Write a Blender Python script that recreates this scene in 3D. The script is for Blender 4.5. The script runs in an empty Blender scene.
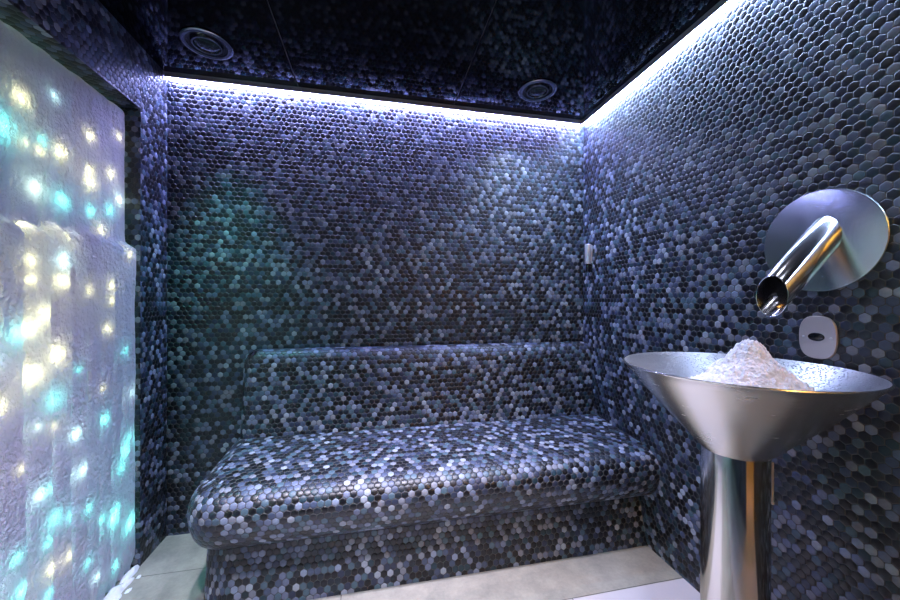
import bpy, bmesh, math, random
from mathutils import Vector, Matrix, noise
random.seed(7)
SC = bpy.context.scene
COL = SC.collection
R, D, L = 1.3, 2.053, 1.024           # wall_right at x=R, wall_back at y=D, wall_left at x=-L
ZC = 2.323                             # ceiling
YF = -0.45                             # wall behind the camera
TW = 0.0265                            # mosaic pitch

# ------------------------------------------------------------------ helpers
def link(o, parent=None):
    COL.objects.link(o)
    if parent: o.parent = parent
    return o

def tag(o, label=None, cat=None, group=None, kind=None):
    if label: o['label'] = label
    if cat: o['category'] = cat
    if group: o['group'] = group
    if kind: o['kind'] = kind
    return o

def thing(name, label, cat, loc=(0, 0, 0), group=None):
    o = bpy.data.objects.new(name, None)
    o.empty_display_size = 0.1
    o.location = loc
    link(o)
    return tag(o, label, cat, group)

def build(name, bm, m, parent=None, smooth=True, angle=40):
    """link bm (given in world coordinates) as ONE mesh object"""
    me = bpy.data.meshes.new(name)
    if parent:
        bmesh.ops.translate(bm, verts=bm.verts, vec=-Vector(parent_loc(parent)))
    bm.normal_update()
    bm.to_mesh(me); bm.free()
    if smooth:
        me.polygons.foreach_set('use_smooth', [True] * len(me.polygons))
        me.set_sharp_from_angle(angle=math.radians(angle))
    me.materials.append(m)
    o = bpy.data.objects.new(name, me)
    return link(o, parent)

def parent_loc(o):
    v = Vector(o.location)
    while o.parent:
        o = o.parent; v += Vector(o.location)
    return v

def quad(bm, pts, uvs=None):
    f = bm.faces.new([bm.verts.new(p) for p in pts])
    if uvs:
        uvl = bm.loops.layers.uv.verify()
        for l, uv in zip(f.loops, uvs): l[uvl].uv = uv
    return f

def wallq(bm, pts, axu, axv):
    """quad whose UV is the world coordinate along two axes (metres)"""
    return quad(bm, pts, [(p[axu], p[axv]) for p in pts])

def box(bm, x0, x1, y0, y1, z0, z1, bev=0):
    r = bmesh.ops.create_cube(bm, size=1)
    vs = r['verts']
    bmesh.ops.scale(bm, verts=vs, vec=(x1 - x0, y1 - y0, z1 - z0))
    bmesh.ops.translate(bm, verts=vs, vec=((x0 + x1) / 2, (y0 + y1) / 2, (z0 + z1) / 2))
    if bev:
        es = list({e for v in vs for e in v.link_edges})
        bmesh.ops.bevel(bm, geom=es, offset=bev, segments=2, affect='EDGES', profile=.5)

def lathe(bm, prof, c, n=96, axis='z', closed=False):
    """prof: list of (r, t); revolve about axis through c"""
    rings = []
    for r, t in prof:
        ring = []
        for k in range(n):
            a = 2 * math.pi * k / n
            u, w = r * math.cos(a), r * math.sin(a)
            p = {'z': (u, w, t), 'x': (t, u, w), 'y': (u, t, w)}[axis]
            ring.append(bm.verts.new((c[0] + p[0], c[1] + p[1], c[2] + p[2])))
        rings.append(ring)
    pairs = list(zip(rings, rings[1:]))
    if closed: pairs.append((rings[-1], rings[0]))
    for A, B in pairs:
        for k in range(n):
            bm.faces.new((A[k], A[(k + 1) % n], B[(k + 1) % n], B[k]))
    return rings

def cap(bm, ring, flip=False):
    bm.faces.new(list(reversed(ring)) if flip else ring)

def fixn(bm):
    bmesh.ops.recalc_face_normals(bm, faces=bm.faces)

# ------------------------------------------------------------------ materials
def newmat(name):
    m = bpy.data.materials.new(name); m.use_nodes = True
    nt = m.node_tree; nt.nodes.clear()
    out = nt.nodes.new('ShaderNodeOutputMaterial')
    return m, nt, out

class N:
    """little node writer"""
    def __init__(s, nt): s.nt = nt
    def __call__(s, typ, ins=None, **kw):
        n = s.nt.nodes.new(typ)
        for k, v in kw.items(): setattr(n, k, v)
        for k, v in (ins or {}).items():
            if hasattr(v, 'is_output') or isinstance(v, bpy.types.NodeSocket): s.nt.links.new(v, n.inputs[k])
            else: n.inputs[k].default_value = v
        return n
    def m(s, op, a, b=0.0, c=None):
        n = s.nt.nodes.new('ShaderNodeMath'); n.operation = op
        for i, v in enumerate((a, b, c)):
            if v is None: continue
            if isinstance(v, bpy.types.NodeSocket): s.nt.links.new(v, n.inputs[i])
            else: n.inputs[i].default_value = v
        return n.outputs[0]
    def v(s, op, a, b=None, scale=None):
        n = s.nt.nodes.new('ShaderNodeVectorMath'); n.operation = op
        for i, x in enumerate((a, b)):
            if x is None: continue
            if isinstance(x, bpy.types.NodeSocket): s.nt.links.new(x, n.inputs[i])
            else: n.inputs[i].default_value = x
        if scale is not None:
            if isinstance(scale, bpy.types.NodeSocket): s.nt.links.new(scale, n.inputs['Scale'])
            else: n.inputs['Scale'].default_value = scale
        return n.outputs['Value'] if op in ('DOT_PRODUCT', 'LENGTH') else n.outputs['Vector']
    def sstep(s, x, a, b):
        n = s.nt.nodes.new('ShaderNodeMapRange'); n.interpolation_type = 'SMOOTHSTEP'
        s.nt.links.new(x, n.inputs[0]); n.inputs[1].default_value = a; n.inputs[2].default_value = b
        return n.outputs[0]

def srgb(r, g, b):
    f = lambda c: (c / 255 / 12.92) if c / 255 <= .04045 else ((c / 255 + .055) / 1.055) ** 2.4
    return (f(r), f(g), f(b), 1)

def mosaic_mat():
    m, nt, out = newmat('hexagon_mosaic'); n = N(nt)
    uv = n('ShaderNodeUVMap').outputs[0]
    p = n.v('SCALE', uv, scale=1 / TW)
    s3 = math.sqrt(3); r = (1, s3, 1); h = (.5, s3 / 2, .5)
    def cell(q):
        return n.v('MULTIPLY', n.v('SUBTRACT', n.v('FRACTION', n.v('DIVIDE', q, r)), (.5, .5, .5)), (1, s3, 0))
    a = cell(p); b = cell(n.v('SUBTRACT', p, h))
    sel = n.m('LESS_THAN', n.v('DOT_PRODUCT', a, a), n.v('DOT_PRODUCT', b, b))
    mx = n('ShaderNodeMix', data_type='VECTOR')
    nt.links.new(sel, mx.inputs['Factor']); nt.links.new(b, mx.inputs[4]); nt.links.new(a, mx.inputs[5])
    g = mx.outputs[1]
    cid = n.v('FLOOR', n.v('ADD', n.v('MULTIPLY', n.v('SUBTRACT', p, g), (2, 2 / s3, 0)), (.5, .5, .5)))
    wn = n('ShaderNodeTexWhiteNoise', {'Vector': cid}, noise_dimensions='3D')
    ag = n.v('ABSOLUTE', g)
    sx = n('ShaderNodeSeparateXYZ', {0: ag}).outputs
    hexd = n.m('MAXIMUM', sx[0], n.v('DOT_PRODUCT', ag, (.5, s3 / 2, 0)))
    dist = n.m('MAXIMUM', hexd, n.m('MULTIPLY', n.v('LENGTH', g), .925))
    edge = n.m('SUBTRACT', .5, dist)
    mask = n.sstep(edge, .018, .042)
    # slow drift so that pale and dark tiles gather in loose drifts
    dr = n('ShaderNodeTexNoise', {'Vector': n.v('SCALE', cid, scale=.11), 'Scale': 1.0, 'Detail': 1.0}).outputs[0]
    pick = n.m('ADD', wn.outputs['Value'], n.m('MULTIPLY', n.m('SUBTRACT', dr, .5), .55))
    ramp = nt.nodes.new('ShaderNodeValToRGB'); ramp.color_ramp.interpolation = 'CONSTANT'
    cols = [(0, (10, 11, 16)), (.20, (17, 21, 30)), (.36, (24, 34, 44)), (.47, (38, 46, 68)), (.55, (28, 52, 64)),
            (.62, (64, 75, 99)), (.70, (70, 92, 106)), (.78, (98, 107, 131)), (.86, (118, 122, 134)),
            (.93, (128, 139, 162)), (.98, (148, 156, 170))]
    cr = ramp.color_ramp
    for i, (t, c) in enumerate(cols):
        e = cr.elements[i] if i < 2 else cr.elements.new(t)
        e.position = t; e.color = srgb(*c)
    nt.links.new(pick, ramp.inputs[0])
    # little cloudiness inside a tile
    fn = n('ShaderNodeTexNoise', {'Vector': p, 'Scale': 2.2, 'Detail': 2.0}).outputs[0]
    tone = n('ShaderNodeMix', data_type='RGBA', blend_type='MULTIPLY')
    tone.inputs['Factor'].default_value = 1
    nt.links.new(ramp.outputs[0], tone.inputs[6])
    sc = n('ShaderNodeCombineColor', {0: n.m('MULTIPLY_ADD', fn, .5, .75), 1: n.m('MULTIPLY_ADD', fn, .5, .75), 2: n.m('MULTIPLY_ADD', fn, .5, .75)}).outputs[0]
    nt.links.new(sc, tone.inputs[7])
    mixc = n('ShaderNodeMix', data_type='RGBA')
    nt.links.new(mask, mixc.inputs['Factor'])
    mixc.inputs[6].default_value = srgb(76, 75, 74)
    nt.links.new(tone.outputs[2], mixc.inputs[7])
    rgh = n.m('SUBTRACT', n.m('MULTIPLY_ADD', n('ShaderNodeSeparateColor', {0: wn.outputs['Color']}).outputs[0], .20, .34), n.m('MULTIPLY', n.m('SUBTRACT', 1, mask), -.4))
    tilt = n.v('DOT_PRODUCT', g, n.v('SUBTRACT', wn.outputs['Color'], (.5, .5, .5)))
    dome = n.m('SUBTRACT', 1, n.m('POWER', n.m('MULTIPLY', dist, 2), 2.6))
    hgt = n.m('ADD', n.m('ADD', n.m('MULTIPLY', n.sstep(edge, .01, .09), .45), n.m('MULTIPLY', dome, .55)), n.m('MULTIPLY', tilt, .20))
    bump = n('ShaderNodeBump', {'Strength': 1.0, 'Distance': .0026, 'Height': hgt})
    bs = n('ShaderNodeBsdfPrincipled', {'Base Color': mixc.outputs[2], 'Roughness': rgh, 'Normal': bump.outputs[0], 'IOR': 1.55})
    nt.links.new(bs.outputs[0], out.inputs[0])
    return m

def plain(name, col, rough=.5, metal=0.0, bump=0, bscale=60, emit=None, estr=0, ior=1.5):
    m, nt, out = newmat(name); n = N(nt)
    bs = n('ShaderNodeBsdfPrincipled', {'Base Color': col, 'Roughness': rough, 'Metallic': metal, 'IOR': ior})
    if emit:
        bs.inputs['Emission Color'].default_value = emit; bs.inputs['Emission Strength'].default_value = estr
    if bump:
        tc = n('ShaderNodeTexCoord').outputs['Object']
        nz = n('ShaderNodeTexNoise', {'Vector': tc, 'Scale': bscale, 'Detail': 4.0})
        b = n('ShaderNodeBump', {'Strength': 1.0, 'Distance': bump, 'Height': nz.outputs[0]})
        nt.links.new(b.outputs[0], bs.inputs['Normal'])
    nt.links.new(bs.outputs[0], out.inputs[0])
    return m

def steel(name, col, rough, scale, rvar=.12, bump=.0002, spots=0):
    """brushed steel: scale = noise frequency on the three axes"""
    m, nt, out = newmat(name); n = N(nt)
    tc = n('ShaderNodeTexCoord').outputs['Object']
    nz = n('ShaderNodeTexNoise', {'Vector': n.v('MULTIPLY', tc, scale), 'Scale': 1.0, 'Detail': 4.0}).outputs[0]
    cl = n('ShaderNodeTexNoise', {'Vector': tc, 'Scale': 9.0, 'Detail': 3.0}).outputs[0]
    rr = n.m('ADD', n.m('MULTIPLY_ADD', nz, rvar, rough - rvar / 2), n.m('MULTIPLY', n.m('SUBTRACT', cl, .5), rvar))
    hh = nz
    if spots:
        vo = n('ShaderNodeTexVoronoi', {'Vector': tc, 'Scale': spots, 'Randomness': 1.0}).outputs['Distance']
        dd = n.sstep(vo, .42, .22)
        hh = n.m('ADD', n.m('MULTIPLY', nz, .2), n.m('MULTIPLY', dd, 5.0))
        rr = n.m('ADD', rr, n.m('MULTIPLY', dd, .25))
    b = n('ShaderNodeBump', {'Strength': 1.0, 'Distance': bump, 'Height': hh})
    bs = n('ShaderNodeBsdfPrincipled', {'Base Color': col, 'Metallic': 1.0, 'Roughness': rr, 'Normal': b.outputs[0]})
    nt.links.new(bs.outputs[0], out.inputs[0])
    return m

def ice_mat():
    m, nt, out = newmat('frosted_ice'); n = N(nt)
    tc = n('ShaderNodeTexCoord').outputs['Object']
    n1 = n('ShaderNodeTexNoise', {'Vector': n.v('MULTIPLY', tc, (1, 1, .8)), 'Scale': 80.0, 'Detail': 3.0, 'Roughness': .6}).outputs[0]
    n2 = n('ShaderNodeTexNoise', {'Vector': n.v('MULTIPLY', tc, (1, 1, .35)), 'Scale': 26.0, 'Detail': 2.0}).outputs[0]
    hgt = n.m('ADD', n1, n.m('MULTIPLY', n2, 1.0))
    b = n('ShaderNodeBump', {'Strength': 1.0, 'Distance': .020, 'Height': hgt})
    bs = n('ShaderNodeBsdfPrincipled', {'Base Color': (.64, .56, .75, 1), 'Roughness': .36, 'Normal': b.outputs[0], 'IOR': 1.31})
    tr = n('ShaderNodeBsdfTranslucent', {'Color': (.92, .95, 1, 1), 'Normal': b.outputs[0]})
    mx = n('ShaderNodeMixShader', {0: .30, 1: bs.outputs[0], 2: tr.outputs[0]})
    nt.links.new(mx.outputs[0], out.inputs[0])
    return m

def snow_mat():
    m, nt, out = newmat('crushed_ice'); n = N(nt)
    tc = n('ShaderNodeTexCoord').outputs['Object']
    vo = n('ShaderNodeTexVoronoi', {'Vector': tc, 'Scale': 130.0}).outputs['Distance']
    nz = n('ShaderNodeTexNoise', {'Vector': tc, 'Scale': 260.0, 'Detail': 2.0}).outputs[0]
    b = n('ShaderNodeBump', {'Strength': .7, 'Distance': .003, 'Height': n.m('ADD', vo, n.m('MULTIPLY', nz, .4))})
    bs = n('ShaderNodeBsdfPrincipled', {'Base Color': (.82, .83, .90, 1), 'Roughness': .7, 'Normal': b.outputs[0], 'IOR': 1.31})
    bs.subsurface_method = 'RANDOM_WALK'
    bs.inputs['Subsurface Weight'].default_value = .25
    bs.inputs['Subsurface Radius'].default_value = (.6, .8, 1)
    bs.inputs['Subsurface Scale'].default_value = .012
    nt.links.new(bs.outputs[0], out.inputs[0])
    return m

ROW0, PITCH = 1.2965, .4785
def floor_mat():
    m, nt, out = newmat('stone_floor_tiles'); n = N(nt)
    tc = n('ShaderNodeTexCoord').outputs['Object']
    x, y, z = n('ShaderNodeSeparateXYZ', {0: tc}).outputs
    ry = n.m('DIVIDE', n.m('SUBTRACT', y, ROW0), PITCH)
    row = n.m('FLOOR', ry); fy = n.m('SUBTRACT', ry, row)
    par = n.m('MODULO', n.m('ADD', row, 100), 2)                    # 0 darker row, 1 paler row
    rx = n.m('DIVIDE', n.m('ADD', x, n.m('MULTIPLY_ADD', par, .53, .13 + PITCH * 6)), PITCH * 3)
    fx = n.m('FRACT', rx)
    dy = n.m('MULTIPLY', n.m('MINIMUM', fy, n.m('SUBTRACT', 1, fy)), PITCH)
    dx = n.m('MULTIPLY', n.m('MINIMUM', fx, n.m('SUBTRACT', 1, fx)), PITCH * 3)
    jm = n.sstep(n.m('MINIMUM', dx, dy), .0008, .0022)
    big = n('ShaderNodeTexNoise', {'Vector': tc, 'Scale': 7.0, 'Detail': 5.0, 'Roughness': .62}).outputs[0]
    fin = n('ShaderNodeTexNoise', {'Vector': tc, 'Scale': 70.0, 'Detail': 4.0, 'Roughness': .7}).outputs[0]
    ra = nt.nodes.new('ShaderNodeValToRGB')
    e = ra.color_ramp.elements
    e[0].position = .33; e[0].color = srgb(126, 126, 120)
    e[1].position = .68; e[1].color = srgb(170, 166, 156)
    nt.links.new(n.m('ADD', n.m('MULTIPLY', big, .75), n.m('MULTIPLY', fin, .25)), ra.inputs[0])
    pale = n('ShaderNodeMix', data_type='RGBA')
    nt.links.new(n.m('MULTIPLY', n.m('MULTIPLY', par, n.m('LESS_THAN', row, -.5)), .75), pale.inputs['Factor'])
    nt.links.new(ra.outputs[0], pale.inputs[6]); pale.inputs[7].default_value = srgb(194, 189, 190)
    jn = n('ShaderNodeMix', data_type='RGBA')
    nt.links.new(jm, jn.inputs['Factor']); jn.inputs[6].default_value = srgb(88, 86, 82)
    nt.links.new(pale.outputs[2], jn.inputs[7])
    b = n('ShaderNodeBump', {'Strength': .8, 'Distance': .002, 'Height': n.m('ADD', n.m('MULTIPLY', fin, .7), jm)})
    bs = n('ShaderNodeBsdfPrincipled', {'Base Color': jn.outputs[2], 'Roughness': n.m('MULTIPLY_ADD', big, .4, .3), 'Normal': b.outputs[0]})
    nt.links.new(bs.outputs[0], out.inputs[0])
    return m

M = dict(
    tile=mosaic_mat(), ice=ice_mat(), snow=snow_mat(), floor=floor_mat(),
    ceil=plain('black_gloss_ceiling', (.004, .004, .006, 1), .05, ior=1.38),
    seam=plain('seam_backing', (.25, .25, .28, 1), .6),  # pale plain backing that shows in the gaps between ceiling panels
    alu=plain('aluminium_profile', (.50, .50, .56, 1), .5, .6),
    led=plain('led_diffuser', (.8, .8, .8, 1), .5, emit=(.40, .42, 1, 1), estr=180),
    led2=plain('led_diffuser_cool', (.8, .8, .8, 1), .5, emit=(.46, .60, 1, 1), estr=112),
    ring=plain('chrome_ring', (.30, .31, .34, 1), .2, 1.0),
    dark=plain('dark_baffle', (.012, .012, .014, 1), .25),
    lens=plain('dark_lens', (.02, .03, .025, 1), .05, ior=1.6),
    lamp=plain('lit_lens', (.8, .8, .8, 1), .4, emit=(.80, .82, 1, 1), estr=14),
    bowl=steel('brushed_bowl_steel', (.70, .69, .64, 1), .25, (14, 14, 260), .10),
    bowl_in=steel('wet_bowl_steel', (.46, .47, .48, 1), .38, (60, 60, 60), .12, .0005, 150),
    col=steel('polished_column_steel', (.55, .54, .51, 1), .11, (230, 230, 3), .06, .00012),
    plate=steel('mirror_plate_steel', (.70, .75, .72, 1), .22, (60, 60, 60), .08, .0001),
    pipe=steel('polished_pipe_steel', (.72, .71, .73, 1), .17, (120, 120, 120), .05, .00005),
    ice_back=plain('dark_ice_back', (.10, .12, .16, 1), .3),
    satin=plain('satin_steel', (.62, .57, .57, 1), .42, .85, .0003, 500),
    black=plain('black_plastic', (.008, .008, .01, 1), .2),
    silver=plain('silver_tube', (.78, .78, .80, 1), .3, .6),
    frame=plain('added_door_metal', (.25, .25, .27, 1), .35, 1.0),
    hall=plain('added_hall_plaster', (.80, .55, .10, 1), .8),  # warm colour chosen so the invented hall reflects gold in the column
    added_hall_lamp=plain('added_hall_lamp', (.8, .7, .5, 1), .5, emit=(1, .60, .15, 1), estr=12),
)

# ------------------------------------------------------------------ the setting
def struct(name, bm, m, smooth=False):
    o = build(name, bm, m, smooth=smooth); o['kind'] = 'structure'; return o

bm = bmesh.new()
wallq(bm, [(-L, D, 0), (R, D, 0), (R, D, ZC), (-L, D, ZC)], 0, 2)
struct('wall_back', bm, M['tile'])
bm = bmesh.new()
wallq(bm, [(R, D, 0), (R, YF, 0), (R, YF, ZC), (R, D, ZC)], 1, 2)
struct('wall_right', bm, M['tile'])

# left wall: pier, lintel, and the recess that holds the ice
NY0, NY1, NZ, ND = -.35, 1.845, 2.043, .165
bm = bmesh.new()
x = -L
wallq(bm, [(x, NY1, 0), (x, D, 0), (x, D, ZC), (x, NY1, ZC)], 1, 2)
wallq(bm, [(x, NY0, NZ), (x, NY1, NZ), (x, NY1, ZC), (x, NY0, ZC)], 1, 2)
wallq(bm, [(x, YF, 0), (x, NY0, 0), (x, NY0, ZC), (x, YF, ZC)], 1, 2)
wallq(bm, [(x - ND, NY1, 0), (x, NY1, 0), (x, NY1, NZ), (x - ND, NY1, NZ)], 0, 2)      # far jamb
wallq(bm, [(x, NY0, 0), (x - ND, NY0, 0), (x - ND, NY0, NZ), (x, NY0, NZ)], 0, 2)      # near jamb
wallq(bm, [(x, NY0, NZ), (x - ND, NY0, NZ), (x - ND, NY1, NZ), (x, NY1, NZ)], 1, 0)    # soffit
wallq(bm, [(x - ND, NY0, 0), (x - ND, NY1, 0), (x - ND, NY1, NZ), (x - ND, NY0, NZ)], 1, 2)
struct('wall_left', bm, M['tile'])

# wall behind the camera; doorway and warm-lit hall invented for a gold reflection
DX0, DX1, DZ = .68, 1.22, 2.1
bm = bmesh.new()
wallq(bm, [(-L, YF, 0), (-L, YF, ZC), (DX0, YF, ZC), (DX0, YF, 0)], 0, 2)
wallq(bm, [(DX1, YF, 0), (DX1, YF, ZC), (R, YF, ZC), (R, YF, 0)], 0, 2)
wallq(bm, [(DX0, YF, DZ), (DX0, YF, ZC), (DX1, YF, ZC), (DX1, YF, DZ)], 0, 2)
struct('wall_front', bm, M['tile'])
bm = bmesh.new()
box(bm, DX0 - .04, DX0, YF - .12, YF + .015, 0, DZ + .04, .004)
box(bm, DX1, DX1 + .035, YF - .12, YF + .015, 0, DZ + .04, .004)
box(bm, DX0, DX1, YF - .12, YF + .015, DZ, DZ + .04, .004)
struct('added_door_1', bm, M['frame'])
bm = bmesh.new()
H0, H1, HY = .2, 1.7, -1.7
for pts in ([(H0, HY, 0), (H1, HY, 0), (H1, HY, 2.5), (H0, HY, 2.5)], [(H0, HY, 0), (H0, YF - .12, 0), (H0, YF - .12, 2.5), (H0, HY, 2.5)],
            [(H1, HY, 0), (H1, YF - .12, 0), (H1, YF - .12, 2.5), (H1, HY, 2.5)], [(H0, HY, 2.5), (H1, HY, 2.5), (H1, YF - .12, 2.5), (H0, YF - .12, 2.5)]):
    quad(bm, pts)
struct('added_hall_wall', bm, M['hall'])
bm = bmesh.new()
lathe(bm, [(.001, 2.44), (.16, 2.45), (.18, 2.47), (.18, 2.498)], (.95, -1.25, 0), 32)
tag(build('added_ceiling_lamp', bm, M['added_hall_lamp']), 'round warm ceiling lamp added out of view, in the invented hall beyond the doorway', 'lamp')

bm = bmesh.new()
quad(bm, [(-L - ND, HY, 0), (1.7, HY, 0), (1.7, D, 0), (-L - ND, D, 0)])
struct('floor', bm, M['floor'])

# glossy black ceiling in three panels
bm = bmesh.new()
G = .0025
for x0, x1 in ((-L, -.401 - G), (-.401 + G, .448 - G), (.448 + G, R)):
    box(bm, x0, x1, YF, D, ZC, ZC + .012, .0012)
struct('ceiling', bm, M['ceil'])
bm = bmesh.new()
box(bm, -L, R, YF, D, ZC + .013, ZC + .03)
struct('trim_1', bm, M['seam'])

# ------------------------------------------------------------------ light strips
def led_strip(label, ax, mat):
    t = thing('light_strip', label, 'strip light', (0.1, D - .02, 2.31) if ax == 'back' else (R - .02, .6, 2.31), 'light strips under the ceiling')
    z0, z1 = 2.3085, ZC - .0005
    prof = [(.001, z1), (.030, z1), (.030, z0 - .0125), (.0275, z0 - .0125), (.0275, z0), (.001, z0)]
    bm = bmesh.new(); bd = bmesh.new()
    def P(o, s, z): return (s, D - o, z) if ax == 'back' else (R - o, s, z)
    s0, s1 = (-L + .001, R - .031) if ax == 'back' else (YF + .002, D - .001)
    a = [bm.verts.new(P(o, s0, z)) for o, z in prof]; b = [bm.verts.new(P(o, s1, z)) for o, z in prof]
    for i in range(len(prof)):
        j = (i + 1) % len(prof); bm.faces.new((a[i], a[j], b[j], b[i]))
    bm.faces.new(a); bm.faces.new(b); fixn(bm)
    build('profile', bm, M['alu'], t, smooth=False)
    k = 6
    pr = [(.004 + .018 * i / k, z0 - .0005 - .004 * math.sin(math.pi * i / k)) for i in range(k + 1)]
    a = [bd.verts.new(P(o, s0 + .002, z)) for o, z in pr]; b = [bd.verts.new(P(o, s1 - .002, z)) for o, z in pr]
    for i in range(k): bd.faces.new((a[i], a[i + 1], b[i + 1], b[i]))
    bd.normal_update()
    if bd.faces[:][0].normal.z > 0: bmesh.ops.reverse_faces(bd, faces=bd.faces)
    build('diffuser', bd, mat, t)
led_strip('lit light strip along the top of the wall behind the tiled bench', 'back', M['led'])
led_strip('lit light strip along the top of the wall above the steel bowl', 'right', M['led2'])

# ------------------------------------------------------------------ ceiling fixtures
def fixture(x, y, label, lit, group, color=(1, 1, 1), power=0, angle=60, aim=0):
    t = thing('ceiling_light', label, 'ceiling light', (x, y, ZC), group)
    c = (x, y, ZC)
    bm = bmesh.new()
    lathe(bm, [(.100, -.0005), (.100, -.004), (.096, -.008), (.086, -.009), (.080, -.006), (.080, -.0005)], c, 64)
    build('trim_ring', bm, M['ring'], t)
    bm = bmesh.new()
    r = lathe(bm, [(.080, -.0045), (.058, -.0025), (.056, -.0012)], c, 64)
    build('baffle', bm, M['dark'], t)
    bm = bmesh.new()
    lathe(bm, [(.060, -.004), (.058, -.011), (.052, -.011), (.050, -.004)], c, 48)
    build('inner_ring', bm, M['ring'], t)
    bm = bmesh.new()
    r = lathe(bm, [(.050, -.005), (.038, -.009), (.02, -.0125), (.003, -.0135)], c, 48)
    cap(bm, r[-1])
    build('lens', bm, M['lamp'] if lit else M['lens'], t)
    if power:
        ld = bpy.data.lights.new('spot', 'SPOT'); ld.energy = power; ld.color = color
        ld.spot_size = math.radians(angle); ld.spot_blend = 1.0; ld.shadow_soft_size = .035
        lo = bpy.data.objects.new('spot', ld); lo.location = (0, 0, -.03); lo.rotation_euler = (math.radians(aim), 0, 0); link(lo, t)
    return t
fixture(-.728, 1.768, 'round chrome-rimmed ceiling light nearer the ice wall', False, 'round ceiling lights', (.12, .92, .78), 34, 54, 7)  # teal beam added to this dark fixture in place of the ice glow
fixture(.855, 1.787, 'round chrome-rimmed ceiling light near the corner where the two light strips meet', False, 'round ceiling lights', (.60, .76, 1), 28, 125)
for x, y, p, an, aim in ((-.50, 1.06, 95, 62, 6), (.02, 1.06, 95, 62, 6), (.54, 1.06, 95, 62, 6), (-.45, .55, 90, 56, 14), (.30, .55, 90, 56, 14)):
    fixture(x, y, 'lit round ceiling light over the open floor in front of the bench', True, 'lit ceiling lights over the open floor', (.84, .80, 1), p, an, aim)

# ------------------------------------------------------------------ tiled bench
bench = thing('tiled_bench', 'built-in bench with rounded edges covered in dark blue hexagon mosaic', 'bench', (.3, 1.75, 0))
def sweep(bm, prof, xl, yf, r, x_end, y_end, nseg=14, nx=40, ny=14, slope=None, fill=False, flare=None):
    """prof: (inset front, inset left, z), bottom to top, swept round front + left edge with corner radius r"""
    uvl = bm.loops.layers.uv.verify()
    path = []                                                     # x, y, front weight, left weight, s
    for i in range(nx): 
        x = x_end + (xl + r - x_end) * i / nx; path.append((x, yf, 1, 0, x))
    s0 = xl + r
    for i in range(nseg + 1):
        a = math.pi / 2 * i / nseg
        path.append((xl + r - r * math.sin(a), yf + r - r * math.cos(a), math.cos(a), math.sin(a), s0 - r * a))
    s1 = s0 - r * math.pi / 2
    for i in range(1, ny + 1):
        y = yf + r + (y_end - yf - r) * i / ny; path.append((xl, y, 0, 1, s1 - (y - yf - r)))
    v = [0]
    for p, q in zip(prof, prof[1:]): v.append(v[-1] + math.hypot(q[0] - p[0], q[2] - p[2]))
    vt = yf + prof[-1][0]; v = [vt - v[-1] + t for t in v]
    rows = []
    for (of, ol, z), vv in zip(prof, v):
        row = []
        for px, py, wf, wl, s in path:
            X, Y = px + wl * ol, py + wf * of
            Z = z + (slope(Y, z) if slope else 0)
            row.append((bm.verts.new((X, Y, Z)), (s, vv)))
        rows.append(row)
    for A, B in zip(rows, rows[1:]):
        for i in range(len(path) - 1):
            q = (A[i], A[i + 1], B[i + 1], B[i])
            f = bm.faces.new([t[0] for t in q])
            for l, t in zip(f.loops, q): l[uvl].uv = t[1]
    if fill:                                                      # flat top out to the walls
        top = [t[0] for t in rows[-1]]
        back = bm.verts.new((x_end, y_end, rows[-1][-1][0].co.z))
        f = bm.faces.new(top + [back])
        for l in f.loops: l[uvl].uv = (l.vert.co.x, l.vert.co.y)
    return rows
def zs(Y, z):
    w = min(1, max(0, (z - .36) / .1)); w = w * w * (3 - 2 * w)
    return w * (Y - 1.543) * .066 * (1 if Y > 1.543 else 0)
XL = -.70
plinth = [(.080, .045, 0), (.088, .047, .03), (.104, .050, .09), (.118, .053, .15), (.124, .055, .20), (.125, .056, .238)]
bm = bmesh.new()
sweep(bm, plinth, XL, 1.423, .15, R - .0005, D - .0005)
fixn(bm); build('plinth', bm, M['tile'], bench, angle=80)
nose = [(.126, .060, .232), (.105, .050, .236), (.078, .038, .246), (.052, .026, .265), (.030, .015, .290), (.013, .006, .322), (.003, .0015, .357),
        (0, 0, .388), (.003, .003, .414), (.012, .010, .436), (.028, .022, .455), (.05, .038, .468), (.08, .058, .477), (.12, .085, .4845)]
bm = bmesh.new()
sweep(bm, nose, XL, 1.423, .15, R - .0005, D - .0005, slope=zs, fill=True)
fixn(bm); build('seat', bm, M['tile'], bench, angle=80)
back = [(-.012, -.004, .47), (0, 0, .506), (.008, .002, .56), (.024, .006, .68), (.038, .010, .79), (.044, .013, .845), (.049, .016, .872), (.057, .022, .894), (.068, .032, .911), (.082, .045, .923), (.098, .058, .930), (.114, .068, .932)]
bm = bmesh.new()
sweep(bm, back, -.662, 1.925, .06, R - .0005, D - .0005, nseg=8, ny=6, fill=True)
fixn(bm); build('backrest', bm, M['tile'], bench, angle=80)

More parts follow.
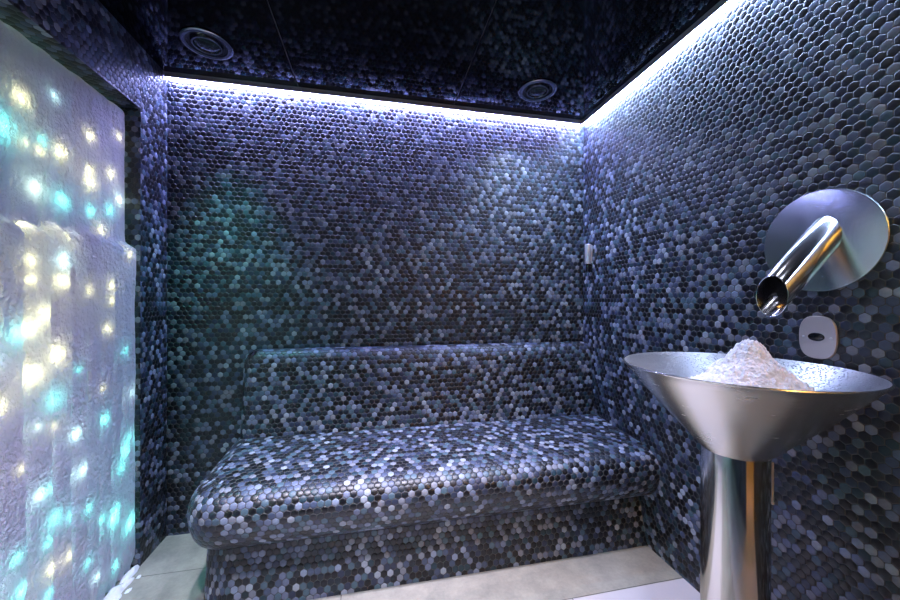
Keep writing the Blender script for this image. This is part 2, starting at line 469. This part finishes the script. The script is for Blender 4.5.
# ------------------------------------------------------------------ ice wall
GR = [1.845 - .53 * t for t in (-.02, .075, .175, .28, .40, .52, .66, .80, .98)]          # grooves between the frozen columns
g = GR[-1]
while g > NY0 - .2:
    g -= random.uniform(.07, .12); GR.append(g)
def flute(y, sh):
    y = y + sh
    for a, b in zip(GR, GR[1:]):
        if b <= y <= a:
            t = (y - b) / (a - b) * 2 - 1
            return math.sqrt(max(0, 1 - abs(t) ** 2.6)), (a + b) / 2
    return 0, 0
def sm(x, a, b):
    t = min(1, max(0, (x - a) / (b - a))); return t * t * (3 - 2 * t)
def ice_x(y, z):
    wob = noise.noise((y * 3, z * 1.3, 0)) * .02
    fl, c = flute(y, wob)
    z0 = 1.425 + .03 * noise.noise((c * 9, 3, 1)) + .035 * fl - .02
    low = 1 - sm(z, z0 - .035, z0 + .012)
    lip = math.exp(-((z - z0 + .06) / .06) ** 2) * .010
    n = noise.noise((y * 7, z * 4, 5)) * .007 + noise.noise((y * 16, z * 7, 9)) * .003 + noise.noise((y * 48, z * 40, 4)) * .0022
    xx = -1.079 + .033 * low + lip + n * (.6 + .4 * low)
    xx += fl * (.006 + .010 * low) 
    foot = 1 - sm(z, 0, .10)
    xx -= foot * (.02 + .02 * (1 - fl))
    e = NY1 - .004 - y                                             # rounded far edge
    er = .022
    if e < er: xx -= (er - math.sqrt(max(0, er * er - (er - e) ** 2))) * 1.1
    tz = NZ - .006 - z + .012 * noise.noise((y * 14, 2, 2))
    if tz < .04: xx -= (.04 - math.sqrt(max(0, .0016 - (.04 - max(0, tz)) ** 2))) * 1.2
    return min(xx, -1.034)
bm = bmesh.new()
ny, nz = 300, 250
yy = [NY0 + .012 + (NY1 - .004 - NY0 - .012) * (i / ny) for i in range(ny + 1)]
zz = [.004 + (NZ - .012 - .004) * (k / nz) for k in range(nz + 1)]
gridv = [[bm.verts.new((ice_x(y, z), y, z)) for z in zz] for y in yy]
for i in range(ny):
    for k in range(nz):
        bm.faces.new((gridv[i][k], gridv[i + 1][k], gridv[i + 1][k + 1], gridv[i][k + 1]))
XB = -L - ND + .004
rim = [gridv[i][0] for i in range(ny + 1)] + [gridv[ny][k] for k in range(1, nz + 1)] + [gridv[i][nz] for i in range(ny - 1, -1, -1)] + [gridv[0][k] for k in range(nz - 1, 0, -1)]
rb = [bm.verts.new((XB, v.co.y, v.co.z)) for v in rim]
for i in range(len(rim)):
    j = (i + 1) % len(rim); bm.faces.new((rim[j], rim[i], rb[i], rb[j]))
bm.faces.new(list(reversed(rb))); fixn(bm)
bm.faces.ensure_lookup_table()
bm.faces[len(bm.faces) - 1].material_index = 1  # unseen back face made dark to absorb the lights inside the ice
ice = build('ice_wall', bm, M['ice'], angle=70); ice.data.materials.append(M['ice_back'])
tag(ice, 'frost-white wall of ice with cyan and yellow lights glowing inside, set into the tiled recess', 'ice wall')

# the camera's numbers, needed to read positions off the photograph
F, YAW, PIT, ROL, CZ = 357.13, .2075, -.0013, .0023, 1.19535
c_, s_ = math.cos(YAW), math.sin(YAW)
rt = Vector((c_, -s_, 0)); fw = Vector((s_ * math.cos(PIT), c_ * math.cos(PIT), math.sin(PIT))); up = rt.cross(fw)
rt, up = rt * math.cos(ROL) + up * math.sin(ROL), up * math.cos(ROL) - rt * math.sin(ROL)
def on_x(X, px, py):
    d = rt * (px - 450) / F - up * (py - 300) / F + fw
    t = X / d.x
    return d.y * t, CZ + d.z * t
Yw, Cy, Gw, Wc = (1, .92, .42), (.16, 1, .86), (.75, 1, .75), (.6, 1, .95)
LIGHTS = [(21, 98, Yw, 1.4), (55, 96, Wc, .5), (1, 125, Cy, 3.0), (24.5, 142, Yw, .35), (42, 140, Cy, .4), (40, 151, Yw, .4), (60, 152, Yw, 1.5),
    (90.5, 136, Yw, .7), (119, 137, Yw, .4), (90, 170, Yw, .5), (90, 182, Yw, 1.1), (111, 174, Yw, .7), (35, 187, Gw, 1.8), (61, 200, Cy, 1.7),
    (91, 211, Cy, .6), (110, 210, Cy, .7), (101, 230, Yw, .8), (19, 226, Yw, .8), (56, 234, Yw, 1.4), (119, 254, Yw, .35), (15, 260, Yw, .8), (16, 279, Yw, .7),
    (49, 260, Wc, 1.4), (48, 280, Yw, 1.6), (77, 290, Yw, .6), (100, 285, Yw, .5), (100, 300, Yw, .35), (30, 314, Yw, 1.7), (16, 328, Yw, 1.6), (1, 334, Cy, 1.6),
    (43, 355, Yw, 2.3), (17, 375, Yw, 2.4), (40, 400, Cy, 1.7), (96, 329, Yw, .5), (114, 351, Cy, .35), (91, 389, Yw, .15), (121, 393, Wc, .45), (93, 420, Cy, .8),
    (62, 435, Wc, 1.1), (120, 438, Cy, .6), (22, 428, Gw, .3), (40, 428, Yw, .35), (65, 370, Cy, .25), (70, 471, Wc, 1.1), (110, 469, Cy, .6), (24, 497, Wc, .9), (35, 490, Cy, .5),
    (40, 520, Cy, 1.2), (33, 545, Cy, .5), (76, 510, Cy, .6), (104, 512, Cy, .6), (119, 522, Cy, .6), (57, 517, Cy, .6), (90, 520, Cy, .35), (37, 570, Yw, 1.0), (56, 557, Yw, .5),
    (104, 567, Cy, .5), (75, 565, Cy, .5), (85, 578, Wc, .5), (5, 594, Cy, 1.2), (0, 560, Cy, .6), (5, 470, Yw, .3), (33, 597, Cy, .6)]
pts = []
for px, py, c, w in LIGHTS:
    y, z = on_x(-1.075, px, py)
    if px >= 86: w *= 1.3
    pts.append((y, max(.05, z), c, w))
for k in range(78):                                                # frozen-in lights go on out of view; near ones boosted as teal fill
    near = k < 52
    pts.append((random.uniform(NY0 + .06, .9) if near else random.uniform(.85, 1.27), random.uniform(.08, 1.95),
                random.choice((Gw, Cy, Cy, Yw)) if near else random.choice((Yw, Cy, Wc)), random.uniform(4, 11) if near else random.uniform(.3, 1.6)))
pts += [(1.70, .30, Cy, 1.6), (1.775, .55, Cy, 1.6), (1.79, .22, Cy, 1.4), (1.795, 1.62, Gw, 1.2)]  # extra lights added near the far ice edge to tint the wall
ICE_W = .10
for y, z, c, w in pts:
    ld = bpy.data.lights.new('ice_light', 'POINT'); ld.color = c; ld.energy = ICE_W * w; ld.shadow_soft_size = .010
    lo = bpy.data.objects.new('ice_light', ld)
    lo.location = (max(XB + .02, ice_x(y, z) - .010 - .0065 * min(w, 3)), y, z); link(lo, ice)

# snow fallen at the foot of the ice
bm = bmesh.new()
def lump(cx, cy, rx, ry, h, seed):
    rows = []
    nr, na = 9, 30
    for i in range(nr + 1):
        t = i / nr; row = []
        for k in range(na):
            a = 2 * math.pi * k / na
            rr = 1 + .35 * noise.noise((math.cos(a) * 1.7 + seed, math.sin(a) * 1.7, seed))
            px, py = cx + rx * rr * t * math.cos(a), cy + ry * rr * t * math.sin(a)
            z = h * (1 - t * t) * (1 + .7 * noise.noise((px * 45, py * 45, seed))) + .0005
            row.append(bm.verts.new((px, py, max(.0005, z))))
        rows.append(row)
    bm.faces.new(rows[1])
    for A, B in zip(rows[1:], rows[2:]):
        for k in range(na): bm.faces.new((A[k], A[(k + 1) % na], B[(k + 1) % na], B[k]))
    for v in rows[0]: bm.verts.remove(v)
for i, (cx, cy, rx, ry, h) in enumerate([(-1.035, 1.80, .022, .05, .016), (-1.015, 1.74, .018, .035, .012), (-1.03, 1.69, .03, .045, .018), (-1.01, 1.655, .02, .03, .012), (-.985, 1.70, .010, .016, .006),
                                         (-1.03, 1.59, .035, .05, .02), (-.995, 1.62, .014, .02, .007), (-1.03, 1.45, .03, .07, .015), (-1.03, 1.25, .03, .08, .02), (-.99, 1.775, .008, .012, .004)]):
    lump(cx, cy, rx, ry, h, i * 3.7)
fixn(bm)
tag(build('snow', bm, M['snow'], angle=180), 'loose white snow fallen on the floor at the foot of the ice', 'snow', kind='stuff')

# ------------------------------------------------------------------ bowl on its column, heap of crushed ice
BX, BY = .989, .816
ft = thing('ice_fountain', 'conical brushed steel bowl on a round steel column holding crushed ice', 'fountain', (BX, BY, 0))
zr, rr0 = 1.004, .2800
bm = bmesh.new()
out_prof = [(.074, .772), (.080, .778)] + [(.080 + (rr0 - .080) * t, .778 + (zr - .778) * (t * .93 + .07 * t * t)) for t in [i / 14 for i in range(1, 15)]]
out_prof += [(rr0 + .0022, zr + .0015), (rr0 + .003, zr + .0035), (rr0 + .0018, zr + .0055), (rr0 - .002, zr + .006)]
r = lathe(bm, out_prof, (BX, BY, 0), 160)
fixn(bm)
bowl = build('bowl', bm, M['bowl'], ft, angle=50)
bm = bmesh.new()
in_prof = [(rr0 - .002, zr + .006), (rr0 - .0045, zr + .003)] + [(.03 + (rr0 - .034) * t, .762 + (zr - .764) * t) for t in [1 - i / 14 for i in range(1, 15)]]
r = lathe(bm, in_prof, (BX, BY, 0), 160); cap(bm, r[-1]); bm.normal_update()
f0 = [f for f in bm.faces if len(f.verts) > 4][0]
fixn(bm)
if sum((f.normal.z for f in bm.faces)) < 0: bmesh.ops.reverse_faces(bm, faces=bm.faces)
tag(build('bowl_lining', bm, M['bowl_in'], ft, angle=50), 'wet frosted inside of the bowl')
bm = bmesh.new()
r = lathe(bm, [(.078, .0), (.078, .776)], (BX, BY, 0), 96)
fixn(bm); build('column', bm, M['col'], ft)
bm = bmesh.new()
r = lathe(bm, [(.105, .0), (.105, .006), (.102, .009), (.079, .010)], (BX, BY, 0), 96)
build('base_flange', bm, M['col'], ft)
bm = bmesh.new()                                                   # slim hinge bar down the side of the column
va = Vector((.771, .637)).orthogonal().normalized(); va = Vector((.62, -.78))
hx, hy = BX + .0805 * va.x + .003, BY + .0805 * va.y + .003
lathe(bm, [(.0012, .655), (.0026, .656), (.0026, .762), (.0012, .763)], (hx, hy, 0), 12)
lathe(bm, [(.001, .6485), (.0042, .650), (.0042, .656), (.001, .6575)], (hx, hy, 0), 12)
fixn(bm); build('hinge_bar', bm, M['silver'], ft)

bm = bmesh.new()
na, nr = 150, 60
PXo, PYo = BX + .024, BY - .022
def inner(px, py):                                                  # height of the bowl lining
    return .762 + (zr - .764) * (math.hypot(px - BX, py - BY) - .03) / (rr0 - .034)
def heap(rad):
    return 1.084 - 1.06 * max(0, math.sqrt(rad * rad + .0006) - .0245) - .016 * sm(rad, .025, .06) + .016 * sm(rad, .08, .2)
ext = []
for k in range(na):
    a = 2 * math.pi * k / na; rad = .08
    while heap(rad) > inner(PXo + rad * math.cos(a), PYo + rad * math.sin(a)) + .002 and rad < .24: rad += .001
    ext.append(rad * (1 + .05 * noise.noise((math.cos(a) * 4, math.sin(a) * 4, 8))))
rows = []
for i in range(nr + 1):
    t = i / nr; row = []
    for k in range(na):
        a = 2 * math.pi * k / na
        rad = ext[k] * t
        px, py = PXo + rad * math.cos(a), PYo + rad * math.sin(a)
        z = heap(rad)
        cell = noise.cell(Vector((px * 110, py * 110, 4)))
        vd = noise.voronoi(Vector((px * 95, py * 95, z * 95)))[0][0]
        z += .010 * noise.noise((px * 22, py * 22, 3)) + .006 * noise.noise((px * 60, py * 60, 1)) + .012 * (.5 - vd) + .004 * cell
        z = max(z, inner(px, py) + .001)
        if i == nr: z = inner(px, py) + .001
        row.append(bm.verts.new((px, py, z)))
    rows.append(row)
for v in rows[0][1:]: v.co = rows[0][0].co
for A, B in zip(rows, rows[1:]):
    for k in range(na): bm.faces.new((A[k], A[(k + 1) % na], B[(k + 1) % na], B[k]))
bmesh.ops.remove_doubles(bm, verts=bm.verts, dist=1e-6)
low = bmesh.ops.extrude_edge_only(bm, edges=[e for e in bm.edges if e.is_boundary])
for v in low['geom']:                                              # underside lies along the lining
    if isinstance(v, bmesh.types.BMVert):
        v.co.x = BX + (v.co.x - BX) * .2; v.co.y = BY + (v.co.y - BY) * .2; v.co.z = inner(v.co.x, v.co.y) + .001
bmesh.ops.holes_fill(bm, edges=[e for e in bm.edges if e.is_boundary], sides=0)
fixn(bm)
tag(build('crushed_ice', bm, M['snow'], angle=30), 'white heap of crushed ice piled in the steel bowl', 'crushed ice', kind='stuff')

# ------------------------------------------------------------------ ice chute on the wall
PZ = 1.372
ch = thing('ice_chute', 'round polished steel wall plate with an open slanting pipe above the bowl', 'ice chute', (R, BY, PZ))
bm = bmesh.new()
r = lathe(bm, [(.1505, -.0005), (.151, -.006), (.1495, -.0085), (.146, -.009), (.001, -.009)], (R, BY, PZ), 128, 'x')
cap(bm, r[-1]); fixn(bm)
build('wall_plate', bm, M['plate'], ch, angle=35)
bm = bmesh.new()
xa, za, xb, zb = R - .0095, PZ + .010, 1.118, 1.208
n = 72
def ring(x, z, ry, rz):
    dy = -.014 * (x - xb) / (xa - xb)
    return [bm.verts.new((x, BY + dy + ry * math.cos(2 * math.pi * k / n), z + rz * math.sin(2 * math.pi * k / n))) for k in range(n)]
ro, ri = .0430, .0412
seq = [ring(xa, za, ro, ro * 1.39), ring(xb, zb, ro, ro * 1.39), ring(xb - .0006, zb - .0006, (ro + ri) / 2, (ro + ri) / 2 * 1.39), ring(xb, zb, ri, ri * 1.39), ring(xa, za, ri, ri * 1.39)]
for A, B in zip(seq, seq[1:]):
    for k in range(n): bm.faces.new((A[k], A[(k + 1) % n], B[(k + 1) % n], B[k]))
bm.faces.new(seq[-1]); fixn(bm)
build('pipe', bm, M['pipe'], ch, angle=35)

# ------------------------------------------------------------------ sensor plate under the chute
SY, SZ = .8185, 1.085
sp = thing('sensor_plate', 'flat-sided round satin steel plate with a dark oval eye, on the wall above the bowl', 'sensor', (R, SY, SZ))
bm = bmesh.new()
def se(t): return math.copysign(abs(t) ** (2 / 2.7), t)
def flat_disc(x, rad, hw, n=72):
    out = []
    for k in range(n):
        a = 2 * math.pi * k / n
        out.append(bm.verts.new((x, SY + hw * se(math.cos(a)), SZ + rad * se(math.sin(a)))))
    return out
a, b, c = flat_disc(R - .0005, .064, .047), flat_disc(R - .005, .064, .047), flat_disc(R - .0065, .0625, .0455)
for A, B in ((a, b), (b, c)):
    for k in range(72): bm.faces.new((A[k], A[(k + 1) % 72], B[(k + 1) % 72], B[k]))
bm.faces.new(c); fixn(bm)
build('face_plate', bm, M['satin'], sp, angle=30)
bm = bmesh.new()
r = []
for x, f in ((R - .0066, 1.0), (R - .0085, .95), (R - .0095, .75)):
    r.append([bm.verts.new((x, SY + .002 + .021 * f * math.cos(2 * math.pi * k / 40), SZ + .0125 * f * math.sin(2 * math.pi * k / 40) + .001)) for k in range(40)])
for A, B in zip(r, r[1:]):
    for k in range(40): bm.faces.new((A[k], A[(k + 1) % 40], B[(k + 1) % 40], B[k]))
bm.faces.new(r[-1]); fixn(bm)
build('eye', bm, M['black'], sp)
for s in (-1, 1):
    bm = bmesh.new()
    q = lathe(bm, [(.0034, -.0066), (.0032, -.008), (.0018, -.0087)], (R, SY + s * .034, SZ), 20, 'x'); cap(bm, q[-1]); fixn(bm)
    build('screw', bm, M['silver'], sp)

# ------------------------------------------------------------------ little probe in the far corner
ws = thing('wall_probe', 'small silver tube with a dark lower end on the wall near the corner', 'sensor', (R - .02, 1.965, 1.45))
bm = bmesh.new()
q = lathe(bm, [(.004, 1.535), (.016, 1.535), (.019, 1.532), (.019, 1.418), (.017, 1.415), (.004, 1.415)], (R - .0215, 1.968, 0), 32)
cap(bm, q[0]); cap(bm, q[-1]); fixn(bm); build('tube', bm, M['silver'], ws)
bm = bmesh.new()
q = lathe(bm, [(.013, 1.4148), (.013, 1.372), (.011, 1.369)], (R - .0215, 1.968, 0), 32); cap(bm, q[-1]); fixn(bm)
build('probe_tip', bm, M['black'], ws)
bm = bmesh.new()
box(bm, R - .006, R - .0005, 1.955, 1.981, 1.42, 1.53, .001); build('bracket', bm, M['silver'], ws)

# ------------------------------------------------------------------ added hall light, camera, render look
ld = bpy.data.lights.new('added_hall_bulb', 'POINT'); ld.energy = 23; ld.color = (1, .62, .10); ld.shadow_soft_size = .12  # unseen warm bulb added to light the invented hall
lo = bpy.data.objects.new('added_hall_bulb', ld); lo.location = (.95, -1.25, 2.30); link(lo)

cam = bpy.data.cameras.new('camera'); cam.sensor_width = 36; cam.lens = F / 900 * 36; cam.clip_start = .02
co = bpy.data.objects.new('camera', cam); link(co)
bk = -fw
co.matrix_world = Matrix(((rt.x, up.x, bk.x, 0), (rt.y, up.y, bk.y, 0), (rt.z, up.z, bk.z, CZ), (0, 0, 0, 1)))
SC.camera = co
w = bpy.data.worlds.new('world'); SC.world = w; w.use_nodes = True
w.node_tree.nodes['Background'].inputs[0].default_value = (.004, .005, .008, 1)
SC.view_settings.view_transform = 'Standard'; SC.view_settings.look = 'None'
SC.view_settings.gamma = 1; SC.view_settings.use_curve_mapping = False
SC.view_settings.exposure = 0.5
cy = SC.cycles
cy.use_denoising = True
cy.max_bounces = 8; cy.diffuse_bounces = 4; cy.glossy_bounces = 5; cy.transmission_bounces = 4
cy.sample_clamp_indirect = 4
cy.caustics_reflective = False; cy.caustics_refractive = False
